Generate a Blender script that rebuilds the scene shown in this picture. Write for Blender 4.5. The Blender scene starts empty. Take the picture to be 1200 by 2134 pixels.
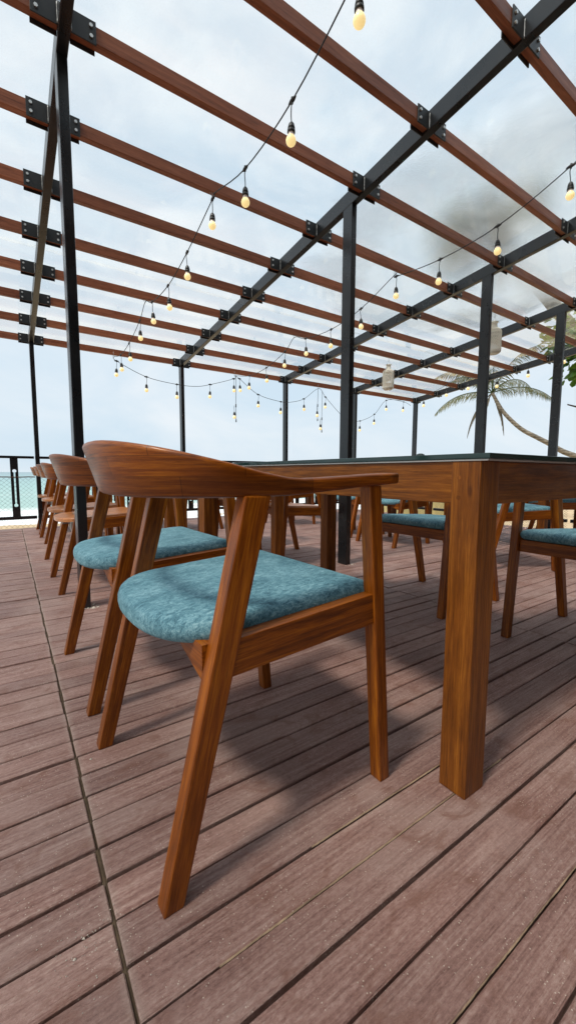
import bpy, bmesh, math, random
from mathutils import Vector, Matrix, noise
random.seed(7)
R = math.radians
sc = bpy.context.scene
COL = sc.collection

# ------------------------------------------------------------------ camera
F, PITCH, ROLL, YAW, EYE = 847.67, 0.0955, 0.0042, 0.5999, 0.723
fw = Vector((math.sin(YAW)*math.cos(PITCH), math.cos(YAW)*math.cos(PITCH), -math.sin(PITCH)))
rt = Vector((math.cos(YAW), -math.sin(YAW), 0)); up = rt.cross(fw)
r2 = rt*math.cos(ROLL)+up*math.sin(ROLL); u2 = -rt*math.sin(ROLL)+up*math.cos(ROLL)
cd = bpy.data.cameras.new('camera'); cam = bpy.data.objects.new('camera', cd); COL.objects.link(cam)
m = Matrix((r2, u2, -fw)).transposed().to_4x4(); m.translation = Vector((0, 0, EYE)); cam.matrix_world = m
cd.sensor_fit = 'HORIZONTAL'; cd.sensor_width = 36; cd.lens = F/1200*36
cd.clip_start = 0.02; cd.clip_end = 20000
sc.camera = cam

# ------------------------------------------------------------------ light
SUN = Vector((-0.57, -0.10, 1.0)).normalized()      # towards the sun
w = bpy.data.worlds.new('World'); sc.world = w; w.use_nodes = True
nt = w.node_tree; nt.nodes.clear()
def N(nt, t, **k):
    n = nt.nodes.new(t)
    for a, b in k.items(): setattr(n, a, b)
    return n
out = N(nt, 'ShaderNodeOutputWorld'); bg = N(nt, 'ShaderNodeBackground'); bg.inputs[1].default_value = 0.1
sky = N(nt, 'ShaderNodeTexSky', sky_type='NISHITA', sun_disc=False)
sky.sun_elevation = math.asin(SUN.z); sky.sun_rotation = math.atan2(SUN.x, SUN.y)
sky.dust_density = 2.5; sky.air_density = 1.0
tc = N(nt, 'ShaderNodeTexCoord'); mp = N(nt, 'ShaderNodeMapping'); mp.inputs['Scale'].default_value = (1.3, 1.3, 3.4)
n1 = N(nt, 'ShaderNodeTexNoise'); n1.inputs['Scale'].default_value = 1.7; n1.inputs['Detail'].default_value = 7; n1.inputs['Roughness'].default_value = .55
n1.inputs['Distortion'].default_value = .6
cr = N(nt, 'ShaderNodeValToRGB')
cr.color_ramp.elements[0].position = .34; cr.color_ramp.elements[0].color = (5.5, 6.75, 7.75, 1)
cr.color_ramp.elements[1].position = .64; cr.color_ramp.elements[1].color = (7.2, 7.75, 8.2, 1)
mx = N(nt, 'ShaderNodeMixRGB'); mx.inputs[0].default_value = .95
L = nt.links
L.new(tc.outputs['Generated'], mp.inputs[0]); L.new(mp.outputs[0], n1.inputs[0]); L.new(n1.outputs[0], cr.inputs[0])
L.new(sky.outputs[0], mx.inputs[1]); L.new(cr.outputs[0], mx.inputs[2]); L.new(mx.outputs[0], bg.inputs[0]); L.new(bg.outputs[0], out.inputs[0])
sd = bpy.data.lights.new('sun', 'SUN'); sd.energy = 2.45; sd.angle = R(8.5); sd.color = (1, .93, .82)
so = bpy.data.objects.new('sun', sd); COL.objects.link(so); so.rotation_euler = SUN.to_track_quat('Z', 'Y').to_euler(); so.location = (-5, -1, 9)
sc.view_settings.view_transform = 'Standard'; sc.view_settings.look = 'None'
sc.view_settings.exposure = 0.27; sc.view_settings.gamma = 1
sc.render.film_transparent = False
sc.cycles.transparent_max_bounces = 24; sc.cycles.max_bounces = 9

# ------------------------------------------------------------------ materials
def mat(name):
    m = bpy.data.materials.new(name); m.use_nodes = True
    nt = m.node_tree; b = nt.nodes['Principled BSDF']; return m, nt, b
def ramp(nt, src, stops):
    c = N(nt, 'ShaderNodeValToRGB'); e = c.color_ramp.elements
    while len(e) < len(stops): e.new(.5)
    for i, (p, col) in enumerate(stops):
        e[i].position = p; e[i].color = (*col, 1) if len(col) == 3 else col
    nt.links.new(src, c.inputs[0]); return c.outputs[0]
def math_(nt, op, a, b=None, c=None):
    n = N(nt, 'ShaderNodeMath', operation=op)
    for i, v in enumerate((a, b, c)):
        if v is None: continue
        if isinstance(v, (int, float)): n.inputs[i].default_value = v
        else: nt.links.new(v, n.inputs[i])
    return n.outputs[0]
def tex(nt, vec, scale=(1, 1, 1), s=1, detail=4, rough=.5, dist=0, off=None):
    mp = N(nt, 'ShaderNodeMapping'); mp.inputs['Scale'].default_value = scale
    nt.links.new(vec, mp.inputs[0])
    if off is not None: nt.links.new(off, mp.inputs['Location'])
    n = N(nt, 'ShaderNodeTexNoise'); n.inputs['Scale'].default_value = s; n.inputs['Detail'].default_value = detail
    n.inputs['Roughness'].default_value = rough; n.inputs['Distortion'].default_value = dist
    nt.links.new(mp.outputs[0], n.inputs[0]); return n.outputs[0]
def mixc(nt, f, a, b, bt='MIX'):
    n = N(nt, 'ShaderNodeMixRGB', blend_type=bt)
    for i, v in ((0, f), (1, a), (2, b)):
        if isinstance(v, (int, float)): n.inputs[i].default_value = v
        elif isinstance(v, tuple): n.inputs[i].default_value = (*v, 1)
        else: nt.links.new(v, n.inputs[i])
    return n.outputs[0]
def bump(nt, b, h, strength=.3, dist=.01):
    n = N(nt, 'ShaderNodeBump'); n.inputs['Strength'].default_value = strength; n.inputs['Distance'].default_value = dist
    nt.links.new(h, n.inputs['Height']); nt.links.new(n.outputs[0], b.inputs['Normal'])
def attr(nt, name): return N(nt, 'ShaderNodeAttribute', attribute_name=name)
def grainvec(nt):
    a = attr(nt, 'grain'); o = N(nt, 'ShaderNodeObjectInfo'); c = N(nt, 'ShaderNodeCombineXYZ')
    r = math_(nt, 'MULTIPLY', o.outputs['Random'], 37.0)
    nt.links.new(r, c.inputs[0]); nt.links.new(r, c.inputs[1]); nt.links.new(r, c.inputs[2])
    v = N(nt, 'ShaderNodeVectorMath', operation='ADD'); nt.links.new(a.outputs['Vector'], v.inputs[0]); nt.links.new(c.outputs[0], v.inputs[1])
    return v.outputs[0], o.outputs['Random']
def wood(name, dark, mid, light, rough=.33, coat=.35, grooves=None, tonevar=.25, knots=True, blocks=False):
    m, nt, b = mat(name); g, rnd = grainvec(nt)
    big = tex(nt, g, (42, 42, 2.4), 1, 7, .62, .5)
    ring = N(nt, 'ShaderNodeTexWave', wave_type='BANDS', bands_direction='X'); mpp = N(nt, 'ShaderNodeMapping'); mpp.inputs['Scale'].default_value = (14, 14, .8)
    nt.links.new(g, mpp.inputs[0]); nt.links.new(mpp.outputs[0], ring.inputs[0]); ring.inputs['Scale'].default_value = 1.1; ring.inputs['Distortion'].default_value = 7; ring.inputs['Detail'].default_value = 4
    ring.inputs['Detail Scale'].default_value = 1.3
    fine = tex(nt, g, (230, 230, 11), 1, 5, .72)
    pores = tex(nt, g, (420, 420, 18), 1, 3, .6)
    v = math_(nt, 'ADD', math_(nt, 'MULTIPLY', big, .52), math_(nt, 'ADD', math_(nt, 'MULTIPLY', ring.outputs['Fac'], .03), math_(nt, 'MULTIPLY', fine, .50)))
    col = ramp(nt, v, [(.36, dark), (.53, mid), (.72, light)])
    pr = ramp(nt, pores, [(.32, (.55, .55, .55)), (.44, (1, 1, 1))])
    col = mixc(nt, .75, col, pr, 'MULTIPLY')
    if knots:
        vo = N(nt, 'ShaderNodeTexVoronoi'); mk = N(nt, 'ShaderNodeMapping'); mk.inputs['Scale'].default_value = (10, 10, 4.5); nt.links.new(g, mk.inputs[0]); nt.links.new(mk.outputs[0], vo.inputs[0]); vo.inputs['Scale'].default_value = 1
        kn = ramp(nt, vo.outputs['Distance'], [(.03, (.35, .26, .2)), (.075, (1, 1, 1))]); col = mixc(nt, .6, col, kn, 'MULTIPLY')
    tone = ramp(nt, rnd, [(0, (1-tonevar,)*3), (1, (1+tonevar*.6,)*3)]); col = mixc(nt, 1, col, tone, 'MULTIPLY')
    if blocks:
        sb = N(nt, 'ShaderNodeSeparateXYZ'); ab = attr(nt, 'grain'); nt.links.new(ab.outputs['Vector'], sb.inputs[0])
        rz = math_(nt, 'DIVIDE', math_(nt, 'SUBTRACT', sb.outputs[0], 3.682), .034); rw = math_(nt, 'FLOOR', rz); u = math_(nt, 'ADD', math_(nt, 'DIVIDE', sb.outputs[2], .235), math_(nt, 'MULTIPLY', rw, .41))
        cbk = N(nt, 'ShaderNodeCombineXYZ'); nt.links.new(math_(nt, 'FLOOR', u), cbk.inputs[0]); nt.links.new(rw, cbk.inputs[1]); nt.links.new(rnd, cbk.inputs[2])
        wn = N(nt, 'ShaderNodeTexWhiteNoise'); nt.links.new(cbk.outputs[0], wn.inputs[0])
        col = mixc(nt, 1, col, ramp(nt, wn.outputs['Value'], [(0, (.72, .70, .66)), (1, (1.22, 1.2, 1.15))]), 'MULTIPLY')
        e1 = math_(nt, 'LESS_THAN', math_(nt, 'FRACT', u), .006); e2 = math_(nt, 'LESS_THAN', math_(nt, 'FRACT', rz), .03)
        col = mixc(nt, math_(nt, 'MULTIPLY', math_(nt, 'MAXIMUM', e1, e2), .55), col, (.03, .009, .002))
    if grooves: 
        sx = N(nt, 'ShaderNodeSeparateXYZ'); a = attr(nt, 'grain'); nt.links.new(a.outputs['Vector'], sx.inputs[0])
        t = math_(nt, 'FRACT', math_(nt, 'MULTIPLY', sx.outputs[grooves[0]], 1/grooves[1]))
        gl = ramp(nt, t, [(.0, (.12, .12, .12)), (.045, (1, 1, 1)), (.955, (1, 1, 1)), (1, (.12, .12, .12))]); col = mixc(nt, 1, col, gl, 'MULTIPLY')
    nt.links.new(col, b.inputs['Base Color'])
    rr = ramp(nt, tex(nt, g, (20, 20, 3), 1, 4), [(.3, (rough-.06,)*3), (.7, (rough+.14,)*3)]); nt.links.new(rr, b.inputs['Roughness'])
    b.inputs['Coat Weight'].default_value = coat; b.inputs['Specular IOR Level'].default_value = .30; b.inputs['Coat Roughness'].default_value = .22
    bump(nt, b, math_(nt, 'ADD', fine, math_(nt, 'MULTIPLY', pr_to_f(nt, pr), .6)), .22, .002)
    return m
def pr_to_f(nt, c):
    n = N(nt, 'ShaderNodeRGBToBW'); nt.links.new(c, n.inputs[0]); return n.outputs[0]
M = {}
M['teak'] = wood('teak varnish', (.062, .012, .0010), (.255, .065, .0035), (.54, .180, .010), rough=.34, coat=.16)
M['backwood'] = wood('laminated teak back', (.058, .012, .0010), (.225, .057, .0035), (.46, .150, .010), rough=.33, coat=.2, blocks=True)
M['table'] = wood('table teak', (.066, .017, .002), (.215, .064, .006), (.41, .145, .016), rough=.42, coat=.08)
M['seatwood'] = wood('light teak seat', (.22, .075, .02), (.46, .18, .06), (.62, .28, .11), rough=.3, coat=.3, grooves=(1, .062))
M['rafter'] = wood('rafter wood', (.15, .042, .018), (.32, .105, .047), (.45, .17, .082), rough=.45, coat=.08, knots=False)

def steel(name, c, rough, metal=0., spec=.5, scr=True):
    m, nt, b = mat(name); t = N(nt, 'ShaderNodeTexCoord'); 
    n = tex(nt, t.outputs['Object'], (1, 1, 1), 5, 5, .6)
    col = mixc(nt, n, tuple(x*.75 for x in c), tuple(x*1.35 for x in c))
    if scr:
        s = tex(nt, t.outputs['Object'], (90, 90, 14), 1, 2, .5); mk = tex(nt, t.outputs['Object'], (3, 3, 3), 1, 3, .5)
        f = math_(nt, 'MULTIPLY', math_(nt, 'GREATER_THAN', s, .79), math_(nt, 'GREATER_THAN', mk, .60))
        col = mixc(nt, f, col, (.25, .24, .23))
    nt.links.new(col, b.inputs['Base Color'])
    nt.links.new(ramp(nt, n, [(.3, (rough-.06,)*3), (.75, (rough+.12,)*3)]), b.inputs['Roughness'])
    b.inputs['Metallic'].default_value = metal; b.inputs['Specular IOR Level'].default_value = spec
    return m
M['steel'] = steel('black painted steel', (.007, .0085, .010), .28, spec=.6)
M['bracket'] = steel('black bracket steel', (.016, .018, .019), .45)
M['bolt'] = steel('zinc bolt', (.62, .62, .60), .35, .8, scr=False)
M['cable'] = steel('black rubber cable', (.02, .022, .024), .55, scr=False)
M['wire'] = steel('galvanised wire', (.16, .18, .17), .5, .4, scr=False)
M['rust'] = steel('rusty bar', (.13, .07, .045), .8, scr=False)
M['zinc'] = steel('weathered zinc', (.35, .36, .36), .5, .5, scr=False)

# velvet
m, nt, b = mat('teal velvet'); M['velvet'] = m
t = N(nt, 'ShaderNodeTexCoord'); o = N(nt, 'ShaderNodeObjectInfo'); cx = N(nt, 'ShaderNodeCombineXYZ'); rr = math_(nt, 'MULTIPLY', o.outputs['Random'], 20.)
nt.links.new(rr, cx.inputs[0]); nt.links.new(rr, cx.inputs[1])
va = N(nt, 'ShaderNodeVectorMath', operation='ADD'); nt.links.new(t.outputs['Object'], va.inputs[0]); nt.links.new(cx.outputs[0], va.inputs[1]); P = va.outputs[0]
c1 = tex(nt, P, (62, 120, 90), 1, 6, .78, .8); c2 = tex(nt, P, (7, 11, 9), 1, 4, .6, .8); c3 = tex(nt, P, (200, 420, 300), 1, 3, .7)
v = math_(nt, 'ADD', math_(nt, 'ADD', math_(nt, 'MULTIPLY', c1, .62), math_(nt, 'MULTIPLY', c2, .26)), math_(nt, 'MULTIPLY', c3, .22))
col = ramp(nt, v, [(.41, (.018, .068, .105)), (.505, (.066, .185, .240)), (.57, (.14, .305, .37)), (.66, (.30, .50, .56))])
nt.links.new(col, b.inputs['Base Color']); b.inputs['Roughness'].default_value = .8
b.inputs['Sheen Weight'].default_value = .4; b.inputs['Sheen Roughness'].default_value = .4; b.inputs['Sheen Tint'].default_value = (.45, .9, 1, 1)
bump(nt, b, math_(nt, 'ADD', c1, c3), .5, .003)

# deck boards
m, nt, b = mat('composite deck board'); M['deck'] = m
t = N(nt, 'ShaderNodeTexCoord'); rn = attr(nt, 'rnd'); P0 = t.outputs['Object']
sep = N(nt, 'ShaderNodeSeparateXYZ'); nt.links.new(P0, sep.inputs[0])
cb = N(nt, 'ShaderNodeCombineXYZ'); nt.links.new(math_(nt, 'ADD', sep.outputs[0], math_(nt, 'MULTIPLY', rn.outputs['Fac'], 31.)), cb.inputs[0]); nt.links.new(sep.outputs[1], cb.inputs[1]); nt.links.new(sep.outputs[2], cb.inputs[2]); P = cb.outputs[0]
g1 = tex(nt, P, (5, 190, 60), 1, 5, .65, .4); g2 = tex(nt, P, (1.6, 38, 20), 1, 5, .6, 1.6); g3 = tex(nt, P, (95, 170, 130), 1, 5, .8)
st = tex(nt, P0, (1, 1, 1), 3.2, 5, .6, .6); st2 = tex(nt, P0, (1, 1.6, 1), 9, 5, .65, 1.0)
v = math_(nt, 'ADD', math_(nt, 'ADD', math_(nt, 'MULTIPLY', g1, .36), math_(nt, 'MULTIPLY', g2, .24)), math_(nt, 'MULTIPLY', g3, .40))
col = ramp(nt, v, [(.36, (.145, .068, .055)), (.49, (.305, .175, .148)), (.63, (.49, .345, .30))])
tone = ramp(nt, rn.outputs['Fac'], [(0, (.84, .82, .82)), (.5, (1, .98, .97)), (1, (1.12, 1.08, 1.06))]); col = mixc(nt, 1, col, tone, 'MULTIPLY')
# grey bloom and reddish wet looking patches
col = mixc(nt, ramp(nt, st, [(.46, (0, 0, 0)), (.66, (.5, .5, .5))]), col, (.46, .33, .29))
col = mixc(nt, ramp(nt, st2, [(.53, (0, 0, 0)), (.66, (.6, .6, .6))]), col, (.21, .092, .062))
dj = math_(nt, 'ABSOLUTE', math_(nt, 'SUBTRACT', sep.outputs[0], .105)); col = mixc(nt, math_(nt, 'MULTIPLY', ramp(nt, dj, [(.0, (1, 1, 1)), (.016, (0, 0, 0))]), .4), col, (.5, .40, .34))
# pale specks, scratches, sand grains
sp = N(nt, 'ShaderNodeTexVoronoi'); sp.inputs['Scale'].default_value = 170; nt.links.new(P0, sp.inputs[0])
spm = math_(nt, 'MULTIPLY', math_(nt, 'LESS_THAN', sp.outputs['Distance'], .17), math_(nt, 'GREATER_THAN', tex(nt, P0, (1, 1, 1), 9, 4, .7), .52))
sx = N(nt, 'ShaderNodeSeparateXYZ'); nt.links.new(sp.outputs['Color'], sx.inputs[0]); spm = math_(nt, 'MULTIPLY', spm, math_(nt, 'GREATER_THAN', sx.outputs[0], .45))
col = mixc(nt, math_(nt, 'MULTIPLY', spm, .85), col, (.66, .56, .47))
scr = tex(nt, P, (30, 260, 60), 1, 3, .5, 2.2); scm = math_(nt, 'GREATER_THAN', scr, .70); scm = math_(nt, 'MULTIPLY', scm, math_(nt, 'GREATER_THAN', tex(nt, P0, (1, 1, 1), 6, 3), .5))
col = mixc(nt, math_(nt, 'MULTIPLY', scm, .4), col, (.42, .34, .3))
nt.links.new(col, b.inputs['Base Color']); nt.links.new(ramp(nt, st, [(.35, (.45,)*3), (.65, (.68,)*3)]), b.inputs['Roughness']); b.inputs['Specular IOR Level'].default_value = .5
bump(nt, b, math_(nt, 'ADD', math_(nt, 'ADD', g1, math_(nt, 'MULTIPLY', g3, .8)), g2), .9, .004)
m, nt, b = mat('dark joist space'); M['under'] = m; b.inputs['Base Color'].default_value = (.03, .022, .016, 1); b.inputs['Roughness'].default_value = .9
t = N(nt, 'ShaderNodeTexCoord'); nt.links.new(ramp(nt, tex(nt, t.outputs['Object'], (1, 1, 1), 6, 5), [(.45, (.010, .007, .006)), (.66, (.05, .035, .025)), (.74, (.22, .16, .10))]), b.inputs['Base Color'])

# roof sheet: clear polycarbonate, thin, with dirt
m = bpy.data.materials.new('clear roof sheet'); m.use_nodes = True; nt = m.node_tree; nt.nodes.clear(); M['sheet'] = m
o = N(nt, 'ShaderNodeOutputMaterial'); tr = N(nt, 'ShaderNodeBsdfTransparent'); tr.inputs[0].default_value = (.992, .996, .997, 1)
gl = N(nt, 'ShaderNodeBsdfGlossy'); gl.inputs['Roughness'].default_value = .06; gl.inputs[0].default_value = (1, 1, 1, 1)
lw = N(nt, 'ShaderNodeLayerWeight'); lw.inputs[0].default_value = .5
frf = math_(nt, 'ADD', .022, math_(nt, 'MULTIPLY', math_(nt, 'POWER', lw.outputs['Facing'], 5.), .75))
geo = N(nt, 'ShaderNodeNewGeometry')
bm_ = N(nt, 'ShaderNodeBump'); bm_.inputs['Strength'].default_value = .12; bm_.inputs['Distance'].default_value = .02
nt.links.new(tex(nt, geo.outputs['Position'], (1.2, 3, 1), 1.1, 3, .5), bm_.inputs['Height']); nt.links.new(bm_.outputs[0], gl.inputs['Normal'])
df = N(nt, 'ShaderNodeBsdfTranslucent'); df.inputs[0].default_value = (.85, .86, .84, 1)
rf = N(nt, 'ShaderNodeBsdfRefraction'); rf.inputs['IOR'].default_value = 1.3; rf.inputs['Roughness'].default_value = .05; rf.inputs[0].default_value = (.96, .97, .97, 1)
d1 = tex(nt, geo.outputs['Position'], (1, 1, 1), 1.6, 6, .6, .5); d2 = tex(nt, geo.outputs['Position'], (1, 1, 1), 60, 3, .6)
dirt = math_(nt, 'MULTIPLY', ramp(nt, d1, [(.45, (0, 0, 0)), (.78, (.20, .20, .20))]), math_(nt, 'ADD', math_(nt, 'MULTIPLY', d2, .8), .5))
# the wet, frosted patch towards the palm
vd = N(nt, 'ShaderNodeVectorMath', operation='DISTANCE'); nt.links.new(geo.outputs['Position'], vd.inputs[0]); vd.inputs[1].default_value = (3.9, 2.35, 2.82)
fz = math_(nt, 'ADD', vd.outputs['Value'], math_(nt, 'MULTIPLY', d1, .9)); fz = ramp(nt, math_(nt, 'DIVIDE', fz, 4.), [(.36, (.95, .95, .95)), (.54, (0, 0, 0))])
bw_ = N(nt, 'ShaderNodeBump'); bw_.inputs['Strength'].default_value = .25; bw_.inputs['Distance'].default_value = .004; nt.links.new(tex(nt, geo.outputs['Position'], (1, 1, 1), 75, 3, .6), bw_.inputs['Height']); nt.links.new(bw_.outputs[0], rf.inputs['Normal'])
dirt = math_(nt, 'ADD', dirt, math_(nt, 'MULTIPLY', fz, .10))
mA = N(nt, 'ShaderNodeMixShader'); mB = N(nt, 'ShaderNodeMixShader'); mC = N(nt, 'ShaderNodeMixShader')
nt.links.new(fz, mA.inputs[0]); nt.links.new(tr.outputs[0], mA.inputs[1]); nt.links.new(rf.outputs[0], mA.inputs[2])
nt.links.new(dirt, mB.inputs[0]); nt.links.new(mA.outputs[0], mB.inputs[1]); nt.links.new(df.outputs[0], mB.inputs[2])
nt.links.new(frf, mC.inputs[0]); nt.links.new(mB.outputs[0], mC.inputs[1]); nt.links.new(gl.outputs[0], mC.inputs[2]); nt.links.new(mC.outputs[0], o.inputs[0])

def plain(name, c, rough=.5, **k):
    m, nt, b = mat(name); t = N(nt, 'ShaderNodeTexCoord'); n = tex(nt, t.outputs['Object'], (1, 1, 1), k.pop('s', 8), 5, .6); v = k.pop('v', .2)
    nt.links.new(mixc(nt, n, tuple(x*(1-v) for x in c), tuple(min(1, x*(1+v)) for x in c)), b.inputs['Base Color']); b.inputs['Roughness'].default_value = rough
    for a, q in k.items(): b.inputs[a].default_value = q
    return m
M['glass'] = plain('dark green table glass', (.012, .034, .030), .08, v=.1); M['glass'].node_tree.nodes['Principled BSDF'].inputs['Specular IOR Level'].default_value = .6
M['bumper'] = plain('grey glass pad strip', (.5, .49, .46), .6)
M['underseat'] = plain('grey lining', (.22, .21, .19), .8)
M['black'] = plain('black lining cloth', (.01, .01, .011), .9)
M['socket'] = plain('black bakelite', (.018, .02, .02), .45)
M['bulbneck'] = plain('frosted bulb neck', (.85, .78, .74), .35, v=.03)
M['bulb'] = plain('lit frosted bulb', (.9, .8, .5), .35, v=.03)
nb = M['bulb'].node_tree; bb = nb.nodes['Principled BSDF']; bb.inputs['Emission Color'].default_value = (1, .74, .30, 1); bb.inputs['Emission Strength'].default_value = .60
M['plaster'] = plain('ivory lantern wire', (.93, .91, .83), .5, v=.02)
m, nt, b = mat('ringed palm bark'); M['trunk'] = m; t = N(nt, 'ShaderNodeTexCoord'); ag = attr(nt, 'grain')
wv_ = N(nt, 'ShaderNodeTexWave', wave_type='BANDS', bands_direction='Z'); wv_.inputs['Scale'].default_value = 2.6; wv_.inputs['Distortion'].default_value = 3.5; wv_.inputs['Detail'].default_value = 3; nt.links.new(t.outputs['Object'], wv_.inputs[0])
tn = tex(nt, t.outputs['Object'], (1, 1, 1), 7, 5, .7); tv = math_(nt, 'ADD', math_(nt, 'MULTIPLY', wv_.outputs['Fac'], .16), math_(nt, 'MULTIPLY', tn, .88))
nt.links.new(ramp(nt, tv, [(.3, (.09, .075, .055)), (.55, (.27, .235, .185)), (.8, (.46, .41, .34))]), b.inputs['Base Color']); b.inputs['Roughness'].default_value = .95; bump(nt, b, tv, .8, .03)
M['bark'] = plain('brown bark', (.12, .085, .06), .9, s=14, v=.35)
M['wallyellow'] = plain('yellow plaster', (.55, .47, .22), .9)
M['wallgrey'] = plain('grey plaster', (.34, .35, .37), .9)
M['pane'] = plain('dark window pane', (.05, .055, .07), .15)
M['white'] = plain('white painted wood', (.7, .7, .68), .6, v=.06)
M['greenpaint'] = plain('green painted post', (.06, .16, .12), .5)
M['dome'] = plain('dark green enamel', (.02, .04, .032), .35)
def leafmat(name, a, c_, trans=.35):
    m, nt, b = mat(name); r = attr(nt, 'rnd'); nt.links.new(mixc(nt, r.outputs['Fac'], a, c_), b.inputs['Base Color']); b.inputs['Roughness'].default_value = .45
    t = N(nt, 'ShaderNodeBsdfTranslucent'); nt.links.new(mixc(nt, r.outputs['Fac'], tuple(x*1.5 for x in a), tuple(x*1.5 for x in c_)), t.inputs[0])
    mxs = N(nt, 'ShaderNodeMixShader'); mxs.inputs[0].default_value = trans; o = nt.nodes['Material Output']
    nt.links.new(b.outputs[0], mxs.inputs[1]); nt.links.new(t.outputs[0], mxs.inputs[2]); nt.links.new(mxs.outputs[0], o.inputs[0]); return m
M['frond'] = leafmat('palm leaflet', (.055, .085, .02), (.20, .17, .07))
M['deadfrond'] = leafmat('dry palm leaflet', (.12, .10, .06), (.26, .21, .14), .15)
M['leaf'] = leafmat('broad green leaf', (.035, .10, .010), (.17, .28, .035), .42)

# sand and sea
m, nt, b = mat('beach sand'); M['sand'] = m; t = N(nt, 'ShaderNodeTexCoord')
nt.links.new(ramp(nt, tex(nt, t.outputs['Object'], (1, 1, 1), .9, 8, .65), [(.3, (.46, .33, .19)), (.6, (.62, .47, .29)), (.8, (.7, .56, .37))]), b.inputs['Base Color']); b.inputs['Roughness'].default_value = .95
bump(nt, b, tex(nt, t.outputs['Object'], (1, 1, 1), 6, 6), .6, .05)
m, nt, b = mat('sea water'); M['sea'] = m; t = N(nt, 'ShaderNodeTexCoord'); sx = N(nt, 'ShaderNodeSeparateXYZ'); nt.links.new(t.outputs['Object'], sx.inputs[0])
wv = tex(nt, t.outputs['Object'], (.035, .2, 1), 1, 6, .6, .6); wob = math_(nt, 'ADD', sx.outputs[1], math_(nt, 'MULTIPLY', math_(nt, 'SUBTRACT', wv, .5), 16.))
dep = ramp(nt, math_(nt, 'DIVIDE', math_(nt, 'SUBTRACT', sx.outputs[1], 20.), 480.), [(.0, (.36, .54, .48)), (.10, (.29, .49, .46)), (.30, (.22, .39, .40)), (1, (.20, .31, .34))])
foam = ramp(nt, math_(nt, 'DIVIDE', math_(nt, 'SUBTRACT', wob, 20.), 20.), [(.30, (1, 1, 1)), (.42, (0, 0, 0))])
br = tex(nt, t.outputs['Object'], (.02, .16, 1), 1, 5, .6, .8); brk = math_(nt, 'MULTIPLY', ramp(nt, br, [(.60, (0, 0, 0)), (.66, (1, 1, 1))]), ramp(nt, math_(nt, 'DIVIDE', sx.outputs[1], 120.), [(.4, (1, 1, 1)), (.9, (0, 0, 0))]))
fm = math_(nt, 'MAXIMUM', foam, math_(nt, 'MULTIPLY', brk, .7)); fn = tex(nt, t.outputs['Object'], (1, 1, 1), .8, 6, .7)
nt.links.new(mixc(nt, math_(nt, 'MULTIPLY', fm, ramp(nt, fn, [(.3, (.75, .75, .75)), (.5, (1, 1, 1))])), dep, (.86, .88, .88)), b.inputs['Base Color'])
nt.links.new(math_(nt, 'ADD', math_(nt, 'MULTIPLY', fm, .5), .28), b.inputs['Roughness']); b.inputs['Specular IOR Level'].default_value = .3
bump(nt, b, tex(nt, t.outputs['Object'], (.6, 2.2, 1), 1, 6, .6), .5, .25)

# ------------------------------------------------------------------ mesh helpers
def tag(o, label=None, cat=None, group=None, kind=None):
    if label: o['label'] = label
    if cat: o['category'] = cat
    if group: o['group'] = group
    if kind: o['kind'] = kind
    return o
def empty(name, loc=(0, 0, 0), rz=0):
    o = bpy.data.objects.new(name, None); COL.objects.link(o); o.location = loc; o.rotation_euler = (0, 0, rz); o.empty_display_size = .05; return o
def link(name, me, mats, parent=None, smooth=False):
    if not isinstance(mats, (list, tuple)): mats = [mats]
    for x in mats: me.materials.append(M[x] if isinstance(x, str) else x)
    if smooth: me.shade_smooth()
    o = bpy.data.objects.new(name, me); COL.objects.link(o)
    if parent: o.parent = parent
    return o
def from_bm(name, bm, mats, parent=None, grain=None, smooth=False):
    bmesh.ops.recalc_face_normals(bm, faces=bm.faces)
    me = bpy.data.meshes.new(name); bm.to_mesh(me); bm.free()
    if grain is not None:
        d = Vector(grain).normalized(); a = d.cross(Vector((0.31, 0.2, 0.93)) if abs(d.z) < .8 else Vector((1, 0, 0))).normalized() if abs(d.z) >= .8 else Vector((0, 0, 1)).cross(d).normalized(); c = d.cross(a)
        off = Vector((random.uniform(0, 50), random.uniform(0, 50), random.uniform(0, 50)))
        if name == 'seat': off = Vector((0, 0.031, 0))
        at = me.attributes.new('grain', 'FLOAT_VECTOR', 'POINT')
        for i, v in enumerate(me.vertices): at.data[i].vector = Vector((v.co.dot(c), v.co.dot(a), v.co.dot(d)))+off
    return link(name, me, mats, parent, smooth)
def hexa(bm, c8, bev=0., mi=0, seg=2):
    """c8: bottom 4 (ccw) then top 4"""
    vs = [bm.verts.new(c) for c in c8]; fs = []
    for f in ((0, 3, 2, 1), (4, 5, 6, 7), (0, 1, 5, 4), (1, 2, 6, 5), (2, 3, 7, 6), (3, 0, 4, 7)):
        q = bm.faces.new([vs[i] for i in f]); q.material_index = mi; fs.append(q)
    if bev:
        es = list({e for f in fs for e in f.edges}); bmesh.ops.bevel(bm, geom=es, offset=bev, segments=seg, affect='EDGES', profile=.6)
def box(bm, x0, x1, y0, y1, z0, z1, bev=0., mi=0, seg=2):
    hexa(bm, [(x0, y0, z0), (x1, y0, z0), (x1, y1, z0), (x0, y1, z0), (x0, y0, z1), (x1, y0, z1), (x1, y1, z1), (x0, y1, z1)], bev, mi, seg)
def boxo(name, b, mat_, parent=None, bev=0., grain=None, seg=2):
    bm = bmesh.new(); box(bm, *b, bev=bev, seg=seg); return from_bm(name, bm, mat_, parent, grain)
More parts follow.
